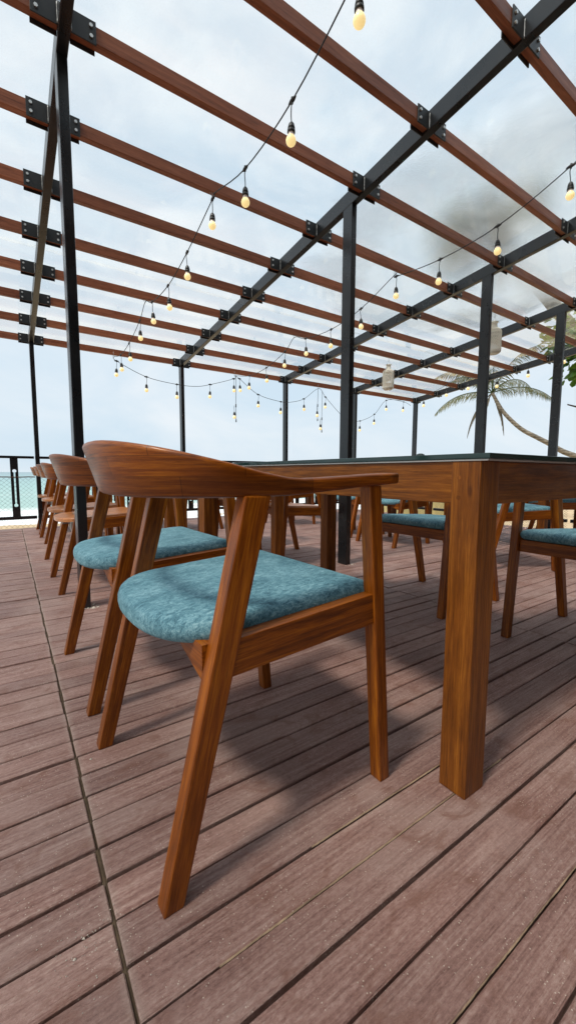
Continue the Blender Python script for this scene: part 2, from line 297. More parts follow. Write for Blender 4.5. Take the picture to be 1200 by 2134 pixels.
def tube(bm, pts, r, n=6, cap=True, mi=0):
    pts = [Vector(p) for p in pts]; rs = r if isinstance(r, (list, tuple)) else [r]*len(pts); rings = []; prev = None
    for i, p in enumerate(pts):
        d = (pts[min(i+1, len(pts)-1)]-pts[max(i-1, 0)]).normalized()
        if prev is None: a = d.orthogonal().normalized()
        else: a = (prev-d*prev.dot(d)); a = a.normalized() if a.length > 1e-6 else d.orthogonal().normalized()
        prev = a; c = d.cross(a)
        rings.append([bm.verts.new(p+(a*math.cos(2*math.pi*k/n)+c*math.sin(2*math.pi*k/n))*rs[i]) for k in range(n)])
    for i in range(len(rings)-1):
        for k in range(n): f = bm.faces.new((rings[i][k], rings[i][(k+1) % n], rings[i+1][(k+1) % n], rings[i+1][k])); f.material_index = mi; f.smooth = True
    if cap:
        for rg in (rings[0], rings[-1]):
            f = bm.faces.new(rg); f.material_index = mi
def lathe(bm, prof, n=16, c=(0, 0, 0), mi=0):
    c = Vector(c); rings = []
    for r, z in prof: rings.append([bm.verts.new(c+Vector((max(r, 1e-4)*math.cos(2*math.pi*k/n), max(r, 1e-4)*math.sin(2*math.pi*k/n), z))) for k in range(n)])
    for i in range(len(rings)-1):
        for k in range(n): f = bm.faces.new((rings[i][k], rings[i][(k+1) % n], rings[i+1][(k+1) % n], rings[i+1][k])); f.material_index = mi; f.smooth = True
def copy_tree(o, parent=None):
    c = o.copy(); COL.objects.link(c)
    if parent: c.parent = parent
    for ch in [x for x in bpy.data.objects if x.parent == o]: copy_tree(ch, c)
    return c

# ------------------------------------------------------------------ setting: sand, sea, deck
bm = bmesh.new()
NX, NY = 60, 40
vs = [[None]*(NY+1) for _ in range(NX+1)]
for i in range(NX+1):
    for j in range(NY+1):
        u = -1+2*i/NX; v = j/NY; x = 900*u*abs(u)**1.6; y = -40+60.5*v+0*v
        z = -1.25+.10*noise.noise(Vector((x*.3, y*.3, 0)))-(max(0, y-8)*.013)
        vs[i][j] = bm.verts.new((x, y, z))
for i in range(NX):
    for j in range(NY): bm.faces.new((vs[i][j], vs[i+1][j], vs[i+1][j+1], vs[i][j+1]))
tag(from_bm('ground', bm, 'sand', smooth=True), kind='structure')
bm = bmesh.new(); v = [bm.verts.new(c) for c in ((-9000, 17, -1.36), (9000, 17, -1.36), (9000, 16000, -1.36), (-9000, 16000, -1.36))]; bm.faces.new(v)
tag(from_bm('sea', bm, 'sea'), kind='structure')

DX0, DX1, DY0, DY1 = -3.6, 5.82, -1.4, 6.27
bm = bmesh.new(); rl = bm.verts.layers.float.new('rnd'); joints = [-3.585, -1.74, .105, 1.952, 3.80, 5.81]; p = .0765
k0 = int((DY0-.417)/p); k1 = int((DY1-.417)/p)
def board(x0, x1, y0, y1, zt, rnd):
    c = .0022; prof = [(y0, -.02), (y0, zt-c), (y0+c, zt), (y1-c, zt), (y1, zt-c), (y1, -.02)]
    sl = random.uniform(-.0012, .0012); segs = 5; rings = []; wob = random.uniform(0, 99)
    xs = [x0, x0+.002]+[x0+(x1-x0)*t/segs for t in range(1, segs)]+[x1-.002, x1]
    for i, x in enumerate(xs):
        e = .0018 if i in (0, len(xs)-1) else 0; dy = .0009*noise.noise(Vector((x*2, wob, 0)))
        rg = []
        for (y, z) in prof:
            vv = bm.verts.new((x, y+dy, (z+sl*(x-x0) if z > 0-.019 else z)-(e if z > -.01 else 0))); vv[rl] = rnd; rg.append(vv)
        rings.append(rg)
    for a, b_ in zip(rings, rings[1:]):
        for k in range(5): bm.faces.new((a[k], b_[k], b_[k+1], a[k+1]))
    bm.faces.new(rings[0]); bm.faces.new(rings[-1][::-1])
for k in range(k0, k1):
    yc = .417+p*k
    for j in range(len(joints)-1):
        ga = random.choice([.0022, .0027, .0033]); gb = random.choice([.0020, .0024, .0028])
        if k == 4 and j in (1, 2): ga = .0065
        if k == 0 and j >= 2: ga = .005
        if k in (9, 15, 22) and j == 1: ga = .0045
        xa = joints[j]+(.0028 if j == 2 else .0018)+random.uniform(-.0015, .0018); xb = joints[j+1]-(.0034 if j == 1 else .0018)+random.uniform(-.0018, .0018)
        board(xa, xb, yc+ga, yc+p-gb, random.uniform(-.0014, .0014), random.random())
tag(from_bm('deck', bm, 'deck'), kind='structure')
tag(boxo('deck_base', (DX0+.02, DX1-.03, DY0+.02, DY1-.06, -.30, -.0195), 'under'), kind='structure')
# sand that has settled in some of the seams
bm = bmesh.new()
for k in range(k0, k1):
    for j in range(5):
        if random.random() < .8 or (k < 22 and j in (1, 2)): continue
        xa = random.uniform(joints[j], joints[j+1]); xb = min(joints[j+1], xa+random.uniform(.3, 1.4)); y = .417+p*k; n = max(3, int((xb-xa)/.03)); prev = None
        for i in range(n+1):
            x = xa+(xb-xa)*i/n; h = -.0065-.004*abs(noise.noise(Vector((x*9, y*7, 1)))); ww = .0042
            q = [bm.verts.new((x, y-ww, h-.004)), bm.verts.new((x, y, h)), bm.verts.new((x, y+ww, h-.004))]
            if prev: bm.faces.new((prev[0], q[0], q[1], prev[1])); bm.faces.new((prev[1], q[1], q[2], prev[2]))
            prev = q
for (k, xa, xb, hh) in ((1, .22, 1.0, -.0004), (2, .45, .95, -.0004), (-2, .38, .9, -.0006)):
    y = .417+p*k; n = int((xb-xa)/.006); prev = None
    for i in range(n+1):
        x = xa+(xb-xa)*i/n; g_ = noise.noise(Vector((x*14, k*3.1, 0))); h = hh-.0006+.0005*random.random(); y = .417+p*k+.0016; ww = .0004+.0016*max(0, g_+.12)+.0004*random.random()
        q = [bm.verts.new((x, y-ww, h-.003)), bm.verts.new((x, y, h)), bm.verts.new((x, y+ww, h-.003))]
        if prev: bm.faces.new((prev[0], q[0], q[1], prev[1])); bm.faces.new((prev[1], q[1], q[2], prev[2]))
        prev = q
M['seamsand'] = plain('sand in seam', (.64, .47, .31), .95, s=120, v=.4)
tag(from_bm('seam_sand', bm, 'seamsand'), 'thin lines of pale sand lying in the seams of the deck boards', 'sand', kind='stuff')
bm = bmesh.new(); prev = None; n = 700
for i in range(n+1):
    y = DY0+.05+(DY1-DY0-.1)*i/n; g_ = noise.noise(Vector((y*9, 4, 0))); h = -.006+.004*g_+.001*random.random()
    q = [bm.verts.new((.1005, y, h-.002)), bm.verts.new((.105+.001*g_, y, h)), bm.verts.new((.1095, y, h-.002))]
    if prev: bm.faces.new((prev[0], q[0], q[1], prev[1])); bm.faces.new((prev[1], q[1], q[2], prev[2]))
    prev = q
M['debris'] = plain('brown grit in joint', (.085, .058, .034), .95, s=90, v=.7)
tag(from_bm('joint_grit', bm, 'debris'), 'brown grit packed into the long joint between the deck sections', 'debris', kind='stuff')
# scattered sand grains and chips
bm = bmesh.new()
def chip(x, y, r):
    z = .0014; v = [bm.verts.new((x+r*random.uniform(.6, 1.2)*math.cos(a), y+r*random.uniform(.4, 1.)*math.sin(a), z-.001)) for a in [i*math.pi/3 for i in range(6)]]
    t = bm.verts.new((x, y, z+r*.5))
    for i in range(6): bm.faces.new((v[i], v[(i+1) % 6], t))
for i in range(900):
    x = random.uniform(-.3, 2.6); y = random.uniform(.2, 4.); chip(x, y, random.choice([.0006, .0008, .001, .0014]))
for i in range(60): chip(random.gauss(.06, .03), random.gauss(.63, .04), random.choice([.0008, .0012]))
for c in ((.06, .645, .003), (.045, .622, .0035), (.10, .60, .002), (.135, 1.075, .004), (1.05, .69, .004), (.63, .46, .0025)): chip(*c)
M['chip'] = plain('pale chip', (.6, .54, .46), .8)
tag(from_bm('sand_grains', bm, 'chip'), 'scattered pale sand grains and tiny chips on the deck boards', 'sand', kind='stuff')

# ------------------------------------------------------------------ pergola
XB = [-1.57, .281, 2.160, 4.018, 5.660, 7.494]
def row(k): return .6242+.535*k
def zb(y): return 2.943-.1098*y
perg = empty('pergola', (3.0, 2.8, 0)); tag(perg, 'pergola of black steel posts, red brown wooden rafters and a clear sheet roof', 'pergola')
PO = Vector((3.0, 2.8, 0))
def padd(o): o.parent = perg; o.matrix_parent_inverse = Matrix.Translation(-PO); return o
BW, BH = .05, .108
YS, YE = row(-2)-.25, row(10)+.09
for x in XB:
    bm = bmesh.new(); c = []
    for dz in (0, BH):
        for (xx, yy) in ((x, YS), (x+BW, YS), (x+BW, YE), (x, YE)): c.append((xx, yy, zb(yy)+dz))
    hexa(bm, c, .004); padd(from_bm('beam', bm, 'steel'))
for i, x in enumerate(XB):
    for (ya, yb) in ((2.349, 2.447), (row(10)-.02, row(10)+.078), (-1.2, -1.1)):
        z0 = 0.0 if x < 5.8 else -1.4
        if ya < 0: ya2, yb2 = row(-2)-.24, row(-2)-.14
        else: ya2, yb2 = ya, yb
        bm = bmesh.new(); c = [(x+.0015, ya2, z0), (x+BW-.0015, ya2, z0), (x+BW-.0015, yb2, z0), (x+.0015, yb2, z0)]; c += [(q[0], q[1], zb(q[1])+.003) for q in c]
        hexa(bm, c, .004); padd(from_bm('post', bm, 'steel'))
RW, RH, RO = .042, .074, .010
xe = [-2.9]+[v for x in XB for v in (x-.0005, x+BW+.0005)]
for k in range(-2, 11):
    y = row(k)+.004
    for a in range(0, len(xe)-1, 2):
        zc = zb(row(k))+RO; sag = 0
        padd(boxo('rafter', (xe[a], xe[a+1], y, y+RW, zc, zc+RH), 'rafter', bev=.003, grain=(1, 0, 0)))
PL = .106
bolt_me = None
def bolt_bm(bm, x, y, z, mi, s=-1):
    n = 6; r = .0085; a0 = random.random(); 
    r1 = [bm.verts.new((x+r*math.cos(a0+i*math.pi/3), y, z+r*math.sin(a0+i*math.pi/3))) for i in range(n)]; r2_ = [bm.verts.new((v.co.x*1, y+s*.007, v.co.z)) for v in r1]
    for i in range(n): f = bm.faces.new((r1[i], r1[(i+1) % n], r2_[(i+1) % n], r2_[i])); f.material_index = mi
    f = bm.faces.new(r2_); f.material_index = mi
for bi, x in enumerate(XB):
    for k in range(-2, 11):
        y = row(k); z = zb(y)-.002
        bm = bmesh.new()
        for (xa, xb) in ((x-PL, x-.001), (x+BW+.001, x+BW+PL)):
            box(bm, xa, xb, y-.003, y+.0035, z, z+.097, .001, seg=1); box(bm, xa, xb, y+RW+.0045, y+RW+.011, z-.006, z+.095, .001, seg=1)
            # weld bead
            xs = x-.002 if xa < x else x+BW+.002
            tube(bm, [(xs, y-.004+random.uniform(-.001, .001), z+.004+j*.0095) for j in range(10)], [.0028+random.uniform(-.0008, .0008) for _ in range(10)], 5, mi=2 if bi > 0 else 0)
        detail = (1 <= bi <= 4 and 1 <= k <= 10)
        bxs = [(x-PL+.022, z+.026), (x-PL+.022, z+.07), (x+BW+PL-.022, z+.026), (x+BW+PL-.022, z+.07)]
        if not detail or k > 6:
            for (bx, bz) in bxs: bolt_bm(bm, bx, y-.003, bz, 1)
        for (bx, bz) in bxs: bolt_bm(bm, bx, y+RW+.011, bz-.004, 1, 1)
        br_ = padd(from_bm('bracket', bm, ['bracket', 'bolt', 'zinc']))
        if detail and k <= 6:
            for (bx, bz) in bxs:
                b2 = bmesh.new(); bolt_bm(b2, bx, y-.003, bz, 0); bo = from_bm('bolt', b2, 'bolt'); bo.parent = br_
seams = [YS-.05, 4.19, YE+.10]
px_ = [-2.9]+[x+BW/2 for x in XB[1:]]+[]
px_ = [-2.9, XB[0]+.025, XB[1]+.025, XB[2]+.025, XB[3]+.025, XB[4]+.025, XB[5]+.09]
for i in range(len(px_)-1):
    for j in range(len(seams)-1):
        x0, x1 = px_[i]+.002, px_[i+1]-.002; y0, y1 = seams[j]+(.0 if j == 0 else -.03), seams[j+1]
        zo = BH+.006+(.0055 if j % 2 else 0); bm = bmesh.new(); c = []
        for dz in (zo, zo+.004):
            for (xx, yy) in ((x0, y0), (x1, y0), (x1, y1), (x0, y1)): c.append((xx, yy, zb(yy)+dz))
        hexa(bm, c); padd(from_bm('roof_panel', bm, 'sheet'))
# little mortar heaps at the post feet
bm = bmesh.new()
for (px, py) in ((.281, 2.349), (2.160, 2.349)):
    for i in range(26):
        s = random.choice([0, 1]); x = px+random.uniform(-.03, .09) if s else px+.055+random.uniform(-.005, .03); y = py-random.uniform(.004, .03) if s else py+random.uniform(-.03, .1); chip(x, y, random.uniform(.003, .008))
tag(from_bm('mortar_crumbs', bm, 'chip'), 'pale mortar crumbs round the feet of the black posts', 'debris', kind='stuff')

# ------------------------------------------------------------------ tables
def table(x0, y0, W=.873, Ln=1.505, label='', group='long wooden dining tables on the deck'):
    r = empty('dining_table', (x0+W/2, y0+Ln/2, 0)); tag(r, label, 'table', group); lx, ly = .073, .066; a, b_ = W/2, Ln/2
    def tl(s, t):
        bm = bmesh.new(); X0, X1 = (-a, -a+lx) if s < 0 else (a-lx, a); Y0, Y1 = (-b_, -b_+ly) if t < 0 else (b_-ly, b_)
        box(bm, X0, X1, Y0, Y1, 0, .75, .003); from_bm('leg', bm, 'table', r, (0, 0, 1))
    for s in (-1, 1):
        for t in (-1, 1): tl(s, t)
    rc = .0025
    for s in (-1, 1):
        X = (-a+rc, -a+.028) if s < 0 else (a-.028, a-rc); bm = bmesh.new(); box(bm, X[0], X[1], -b_+ly+.0006, b_-ly-.0006, .658, .7488, .002); from_bm('apron', bm, 'table', r, (0, 1, 0))
        Y = (-b_+rc, -b_+.028) if s < 0 else (b_-.028, b_-rc); bm = bmesh.new(); box(bm, -a+lx+.0006, a-lx-.0006, Y[0], Y[1], .658, .7488, .002); from_bm('apron', bm, 'table', r, (1, 0, 0))
    boxo('pad_strip', (-a-.002, a+.002, -b_-.016, b_+.016, .7503, .7535), 'bumper', r)
    boxo('glass_top', (-a-.004, a+.004, -b_-.020, b_+.020, .754, .7655), 'glass', r, bev=.0015)
    for (yy, zz) in ((-b_+ly*.72, .715), (-b_+ly*.72, .672)):
        bm = bmesh.new(); tube(bm, [(-a-.0006, yy, zz), (-a+.01, yy, zz)], .005, 10); from_bm('dowel', bm, 'table', r, (1, 0, 0))
    return r
T1 = table(.797, .468, label='nearest wooden table with dark glass top, its square corner leg beside the near teal chair')
T2 = table(.80, 2.50, label='wooden table with dark glass top in the left row, behind the nearest table')
T3 = table(.80, 4.50, label='farthest wooden table of the left row, closest to the sea railing')
T4 = table(3.72, 2.50, label='wooden table with dark glass top in the right hand row, beyond the middle post')
T5 = table(3.72, 4.50, label='wooden table of the right hand row nearest the sea railing')
T6 = table(4.05, .30, label='wooden table at the right end of the deck, beyond the chair turned sideways')

# ------------------------------------------------------------------ chairs
def sweep_back(parent):
    """arms and curved backrest as one continuous bentwood-like piece"""
    st = []      # x, y, zbot, ztop, width, lean(dx of top)
    hw = .252
    arm = [(.268, .701, .7245, .042), (.24, .6995, .724, .042), (.18, .696, .7215, .040), (.12, .692, .718, .038), (.06, .687, .7145, .036), (.015, .684, .7135, .034), (-.02, .682, .7155, .033)]
    for x, zb_, zt, wd in arm: st.append((x, -hw-.004*(x > .1), zb_, zt, wd, 0.))
    n = 26; xc, ax, ay = -.03, .235, hw
    for i in range(1, n):
        th = math.pi*i/n; e = .84
        cx_ = math.copysign(abs(math.sin(th))**e, math.sin(th)); cy_ = math.copysign(abs(math.cos(th))**e, math.cos(th))
        s = math.sin(th); h = s
        st.append((xc-ax*cx_, -ay*cy_, .682-.003*s, .7165+.0650*h, .033-.010*h, .032*min(1, h*1.2)))
    st2 = [(x, -y, a, b, c, d) for x, y, a, b, c, d in arm_sym(arm, hw)]
    st += st2
    bm = bmesh.new(); rings = []; m = len(st)
    for i, (x, y, z0, z1, wd, ln) in enumerate(st):
        a = st[max(0, i-1)]; b = st[min(m-1, i+1)]; d = Vector((b[0]-a[0], b[1]-a[1], 0)).normalized(); nrm = Vector((-d.y, d.x, 0))   # outward
        h = z1-z0; rr = min(wd*.42, h*.42, .0085 if h > .06 else .0055); pts = []
        cs = []
        for (sx_, sz_) in ((1, 0), (1, 1), (-1, 1), (-1, 0)):
            cx0 = sx_*(wd/2-rr); cz0 = (rr if sz_ == 0 else h-rr)
            a0 = {(1, 0): -90, (1, 1): 0, (-1, 1): 90, (-1, 0): 180}[(sx_, sz_)]
            for t in (0, 30, 60, 90):
                an = R(a0+t); cs.append((cx0+rr*math.cos(an), cz0+rr*math.sin(an)))
        rg = []
        for (q, z) in cs:
            out_ = ln*min(1, (h-.03)/.03)*(z/h) if h > .03 else 0
            rg.append(bm.verts.new(Vector((x, y, z0+z))+nrm*(q+out_)))
        rings.append(rg)
    nn = len(rings[0])
    for a, b in zip(rings, rings[1:]):
        for k in range(nn): bm.faces.new((a[k], a[(k+1) % nn], b[(k+1) % nn], b[k]))
    for rg in (rings[0], rings[-1]): bm.faces.new(rg)
    bmesh.ops.recalc_face_normals(bm, faces=bm.faces)
    me = bpy.data.meshes.new('backrest'); bm.to_mesh(me); bm.free()
    at = me.attributes.new('grain', 'FLOAT_VECTOR', 'POINT'); acc = 0; lens = [0]
    for i in range(1, m): acc += math.hypot(st[i][0]-st[i-1][0], st[i][1]-st[i-1][1]); lens.append(acc)
    for i in range(m):
        for k in range(nn):
            v = me.vertices[i*nn+k].co; at.data[i*nn+k].vector = (v.z+3, .05*k/nn, lens[i])
    o = link('backrest', me, 'backwood', parent, True)
    # crisp ends
    return o
def arm_sym(arm, hw):
    return [(x, -hw-.004*(x > .1), a, b, c, 0.) for x, a, b, c in reversed(arm)]
def leg_bm(xb0, xf0, xb1, xf1, z1, yo, s, th=.034):
    """leg from floor (back/front edges xb0,xf0) to z1"""
    yi = yo-th; Y0, Y1 = (-yo, -yi) if s < 0 else (yi, yo); bm = bmesh.new()
    hexa(bm, [(xb0, Y0, 0), (xf0, Y0, 0), (xf0, Y1, 0), (xb0, Y1, 0), (xb1, Y0, z1), (xf1, Y0, z1), (xf1, Y1, z1), (xb1, Y1, z1)], .0035); return bm
def seat_outline(n=40, hwf=.239, hwr=.233, xf=.236, xr=-.246):
    pts = []; r = .022
    for t in range(0, 91, 30): a = R(-90+t); pts.append((xf-r+r*math.cos(a), -hwf+r+r*math.sin(a)))
    for t in range(0, 91, 30): a = R(t); pts.append((xf-r+r*math.cos(a), hwf-r+r*math.sin(a)))
    xs = -.09
    for i in range(0, 31):
        th = math.pi/2+math.pi*i/30; c, s = math.cos(th), math.sin(th); e = .82
        pts.append((xs+(xs-xr)*math.copysign(abs(c)**e, c), hwr*math.copysign(abs(s)**e, s)))
    return pts
def cushion(parent, wood_=False):
    pts = seat_outline(); n = len(pts); cx0 = sum(p[0] for p in pts)/n
    th = .046 if not wood_ else .024; zc = .434 if not wood_ else .438
    slope = .055
    prof = [(1, 0), (.985, -.06)] 
    rings = []; bm = bmesh.new()
    if wood_: lv = [(.80, 0.), (.985, 0.), (1., .12), (1., .8), (.985, 1.), (.5, 1.), (0.02, 1.)]
    else: lv = [(.86, .0), (.955, .02), (.985, .14), (1.0, .38), (.997, .58), (.975, .80), (.935, .93), (.86, 1.0), (.72, 1.05), (.5, 1.10), (.25, 1.12), (.02, 1.13)]
    for (s, h) in lv:
        rg = []
        for (x, y) in pts:
            X = cx0+(x-cx0)*s; Y = y*s; rg.append(bm.verts.new((X, Y, zc+th*h+slope*(X-.1))))
        rings.append(rg)
    for a, b in zip(rings, rings[1:]):
        for k in range(n): bm.faces.new((a[k], a[(k+1) % n], b[(k+1) % n], b[k]))
    bm.faces.new(rings[0]); bm.faces.new(rings[-1])
    o = from_bm('seat', bm, 'seatwood' if wood_ else 'velvet', parent, (1, 0, 0) if wood_ else None, True)
    if wood_:
        for q in o.data.polygons: q.use_smooth = False
    return o
def make_chair(name, wood_=False):
    r = empty(name)
    for s in (-1, 1):
        from_bm('leg', leg_bm(-.268, -.233, -.110, -.058, .684, .266, s), 'teak', r, (.23, 0, 1))
        from_bm('leg', leg_bm(.245, .276, .188, .222, .697, .270, s, .033), 'teak', r, (-.08, 0, 1))
        Y0, Y1 = (-.2645, -.2335) if s < 0 else (.2335, .2645); bm = bmesh.new()
        xa, xb = -.150, .214; za, zb_ = .371, .391; ta, tb = .438, .459
        hexa(bm, [(xa-.022, Y0, za), (xb+.004, Y0, zb_), (xb+.004, Y1, zb_), (xa-.022, Y1, za), (xa+.006, Y0, ta), (xb-.002, Y0, tb), (xb-.002, Y1, tb), (xa+.006, Y1, ta)], .002)
        from_bm('side_rail', bm, 'teak', r, (1, 0, .05))
    # arched rear cross rail
    bm = bmesh.new(); X0, X1 = -.180, -.150; top = .4285 if not wood_ else .4255; prof = [(-.2335, .366), (-.228, .366), (-.08, .416), (.08, .416), (.228, .366), (.2335, .366), (.2335, top), (-.2335, top)]
    fa = [bm.verts.new((X0+.0*z, y, z)) for y, z in prof]; fb = [bm.verts.new((X1, y, z)) for y, z in prof]; bm.faces.new(fa); bm.faces.new(fb[::-1]); n = len(prof)
    for i in range(n): bm.faces.new((fa[i], fb[i], fb[(i+1) % n], fa[(i+1) % n]))
    from_bm('rear_rail', bm, 'underseat' if wood_ else 'teak', r, (0, 1, 0))
    boxo('front_rail', (.200, .226, -.236, .236, .386, .4385), 'teak', r, bev=.002, grain=(0, 1, 0))
    if not wood_: boxo('seat_base', (-.14, .199, -.2325, .2325, .424, .4335), 'black', r)
    cushion(r, wood_); sweep_back(r); return r
velvet = make_chair('dining_chair'); woodc = make_chair('dining_chair', True)
used = {}
def put(kind, x, y, rz, label):
    src = velvet if kind == 'v' else woodc
    o = src if kind not in used else copy_tree(src); used[kind] = 1
    o.location = (x, y, 0); o.rotation_euler = (0, 0, R(rz))
    tag(o, label, 'chair', 'armchairs with teal velvet seats' if kind == 'v' else 'armchairs with bare wooden seats'); return o
put('v', .431, .873, 1.5, 'nearest teak armchair with teal velvet seat, drawn up to the nearest table')
put('v', .419, 1.545, 1.2, 'teal velvet armchair second in the left row, between the nearest chair and the black post')
put('w', .470, 2.945, .5, 'bare wooden seat armchair just behind the tall black post on the left')
put('w', .480, 3.635, 1.0, 'bare wooden seat armchair second behind the tall black post on the left')
put('w', .520, 4.990, 1.5, 'bare wooden seat armchair third behind the left post, next to last before the railing')
put('w', .520, 5.750, .5, 'bare wooden seat armchair closest to the railing at the far left')
put('v', 2.015, 1.455, 180, 'teal velvet armchair facing us across the nearest table, left of its corner leg')
put('v', 2.045, .635, 178, 'teal velvet armchair facing us across the nearest table, at the right edge of the photo')
put('w', 1.985, 2.865, 180, 'bare wooden seat armchair facing us between the two middle table legs')
put('w', 1.990, 3.60, 180, 'bare wooden seat armchair facing left at the second table, behind another one')
put('w', 2.0, 5.05, 180, 'bare wooden seat armchair facing left at the farthest table of the left row')
put('v', 3.27, 1.70, -34.4, 'teal velvet armchair turned at an angle, behind the right hand chair across the table')
put('v', 3.298, 2.885, 0, 'teal velvet armchair behind the middle black post, back turned to the left')
put('v', 3.370, 3.565, -2, 'teal velvet armchair farther behind the middle black post, partly hidden by it')
put('w', 3.30, 4.80, 0, 'bare wooden seat armchair seen far off under the nearest table, near the sea railing')
put('v', 4.30, 2.12, -20, 'teal velvet armchair half hidden behind the chair turned at an angle')
put('v', 4.95, 3.2, 180, 'teal velvet armchair on the far side of the right hand table')
put('v', 4.62, 1.85, -75, 'teal velvet armchair at the right edge of the photo, beyond the angled chair')
# jar on the far table
j = empty('lidded_jar', (4.128, 3.2, .766)); tag(j, 'small dark green lidded jar just showing above the edge of the nearest table', 'jar')
bm = bmesh.new(); lathe(bm, [(0, 0), (.045, 0), (.05, .02), (.05, .15), (.044, .16), (0, .16)], 18); from_bm('body', bm, 'dome', j)
bm = bmesh.new(); lathe(bm, [(0, .1605), (.055, .1605), (.056, .172), (.045, .19), (.02, .2), (0, .2)], 18); from_bm('lid', bm, 'dome', j)

# ------------------------------------------------------------------ railings
def mesh_wires(bm, L_, z0, z1, dx=.058, dz=.052, r=.0011):
    H = z1-z0; slope = dz/dx
    for sgn in (1, -1):
        n = int((L_+H/slope)/dx)+1
        for i in range(-int(H/slope/dx)-1, n):
            pts = []; x = i*dx
            # walk diagonal with small zig
            s = 0; z = 0
            while z <= H+1e-6:
                X = x+(z/slope if sgn > 0 else (H-z)/slope)
                if 0 <= X <= L_: pts.append((X+.003*noise.noise(Vector((X*6, z*6, i*.01))), (.0012 if (int(z/dz*2) % 2) else -.0012)*sgn, z0+z+.003*noise.noise(Vector((X*5, z*5, 9)))))
                z += dz/2
            if len(pts) > 1: tube(bm, pts, r, 3, False)
def railing(loc, rz, L_, label, panels, cell=(.058, .052), green=None):
    r = empty('railing', loc, rz); tag(r, label, 'railing', 'sections of the black steel deck railing')
    boxo('top_rail', (0, L_, -.02, .02, .893, .925), 'steel', r, .003); boxo('bottom_rail', (0, L_, -.018, .018, .118, .158), 'steel', r, .003)
    bm = bmesh.new(); tube(bm, [(i*L_/24, .0+.002*math.sin(i*2.), .659+.002*math.sin(i*1.7)) for i in range(25)], .0065, 6); from_bm('middle_bar', bm, 'rust', r)
    for px in panels:
        # flat panel with a dumbbell shaped slot
        w2, z0, z1 = .042, .158, .893; bm = bmesh.new(); hw_, cr_, zc0, zc1 = .009, .022, .30, .735
        inner = []
        a0 = math.asin(hw_/cr_)
        for i in range(9): a = -math.pi/2+a0+(2*math.pi-2*a0)*i/8; inner.append((cr_*math.cos(a-0), zc1-0+cr_*math.sin(a)))
        low = []
        for i in range(9): a = math.pi/2+a0+(2*math.pi-2*a0)*i/8; low.append((cr_*math.cos(a), zc0+cr_*math.sin(a)))
        loop = inner+low   # right side going up round the top and down the left
        outer = []
        for (x, z) in loop:
            cxz = (zc1 if z > (zc0+zc1)/2 else zc0); ox = w2 if x >= 0 else -w2
            if z > zc1: oz = z1 if abs(x) < cr_*.75 else z1
            elif z < zc0: oz = z0
            else: oz = z
            ox = ox if abs(x) > .012 or (zc0 < z < zc1) else x*1.6
            outer.append((ox, oz))
        n = len(loop)
        lay = []
        for y in (-.003, .003): lay.append(([bm.verts.new((x, y, z)) for x, z in loop], [bm.verts.new((x, y, z)) for x, z in outer]))
        for li, (a, b) in enumerate(lay):
            for i in range(n):
                q = (a[i], a[(i+1) % n], b[(i+1) % n], b[i]); 
                try: bm.faces.new(q)
                except ValueError: pass
        for i in range(n):
            for w_ in (0, 1):
                try: bm.faces.new((lay[0][w_][i], lay[0][w_][(i+1) % n], lay[1][w_][(i+1) % n], lay[1][w_][i]))
                except ValueError: pass
        o = from_bm('slotted_panel', bm, 'steel', r); o.location = (px, 0, 0)
    bm = bmesh.new(); mesh_wires(bm, L_, .004, .655, *cell); o = from_bm('wire_mesh', bm, 'wire', r); o.location = (0, .03, 0)
    return r
YR = 6.20
ends = [-3.5, -1.52]+[x for x in XB[1:5]]
names = ['far left', 'left, beside the end chair', 'second from the left, behind the left row of chairs', 'middle, seen under the nearest table', 'its right end']
for i in range(5):
    x0 = [-3.5, -1.52, .333, 2.212, 4.07][i]; x1 = [-1.57, .279, 2.158, 4.016, 5.66][i]
    n = int((x1-x0)/.231); offs = [(.06-x0) % .231+k*.231 for k in range(n+1)]; offs = [q for q in offs if .03 < q < x1-x0-.03]
    railing((x0, YR, 0), 0, x1-x0, 'black slotted railing facing the sea, '+names[i], offs)
for i in range(3):
    y0 = [6.18, 4.18, 2.18][i]; L_ = 1.96 if i < 2 else 1.96
    railing((5.78, y0, 0), R(-90), L_, 'fine mesh railing along the right end of the deck, '+['corner section', 'middle section', 'section nearest to us'][i], [.3+.46*k for k in range(4)], cell=(.034, .030))

# ------------------------------------------------------------------ string lights
def cat(pts, sub=6):
    out = []
    P_ = [Vector(p) for p in pts]
    for i in range(len(P_)-1):
        p0 = P_[max(i-1, 0)]; p1 = P_[i]; p2 = P_[i+1]; p3 = P_[min(i+2, len(P_)-1)]
        for t in range(sub):
            t = t/sub; out.append(.5*((2*p1)+(p2-p0)*t+(2*p0-5*p1+4*p2-p3)*t*t+(3*p1-p0-3*p2+p3)*t**3))
    out.append(P_[-1]); return out
# prototype bulb
bulb = empty('string_bulb'); 
bm = bmesh.new(); tube(bm, cat([(0, 0, 0), (.006, .003, -.03), (.004, .0, -.07), (0, 0, -.10)], 3), .0028, 6); from_bm('drop_cord', bm, 'cable', bulb)
bm = bmesh.new(); lathe(bm, [(0, -.096), (.006, -.098), (.014, -.108), (.0175, -.122), (.0182, -.128), (.0165, -.129), (.0165, -.133), (.0195, -.134), (.0198, -.147), (.0178, -.148), (0, -.148)], 18); from_bm('socket', bm, 'socket', bulb)
bm = bmesh.new(); lathe(bm, [(.0145, -.1475), (.0148, -.152), (.0172, -.162)], 20); from_bm('bulb_neck', bm, 'bulbneck', bulb)
bm = bmesh.new(); prof = [(.0170, -.1615), (.0205, -.167)]+[(.0253*math.cos(R(a)), -.183+.0253*math.sin(R(a))) for a in range(33, -91, -11)]; lathe(bm, prof, 24); from_bm('glass_globe', bm, 'bulb', bulb, smooth=True)
first = [True]
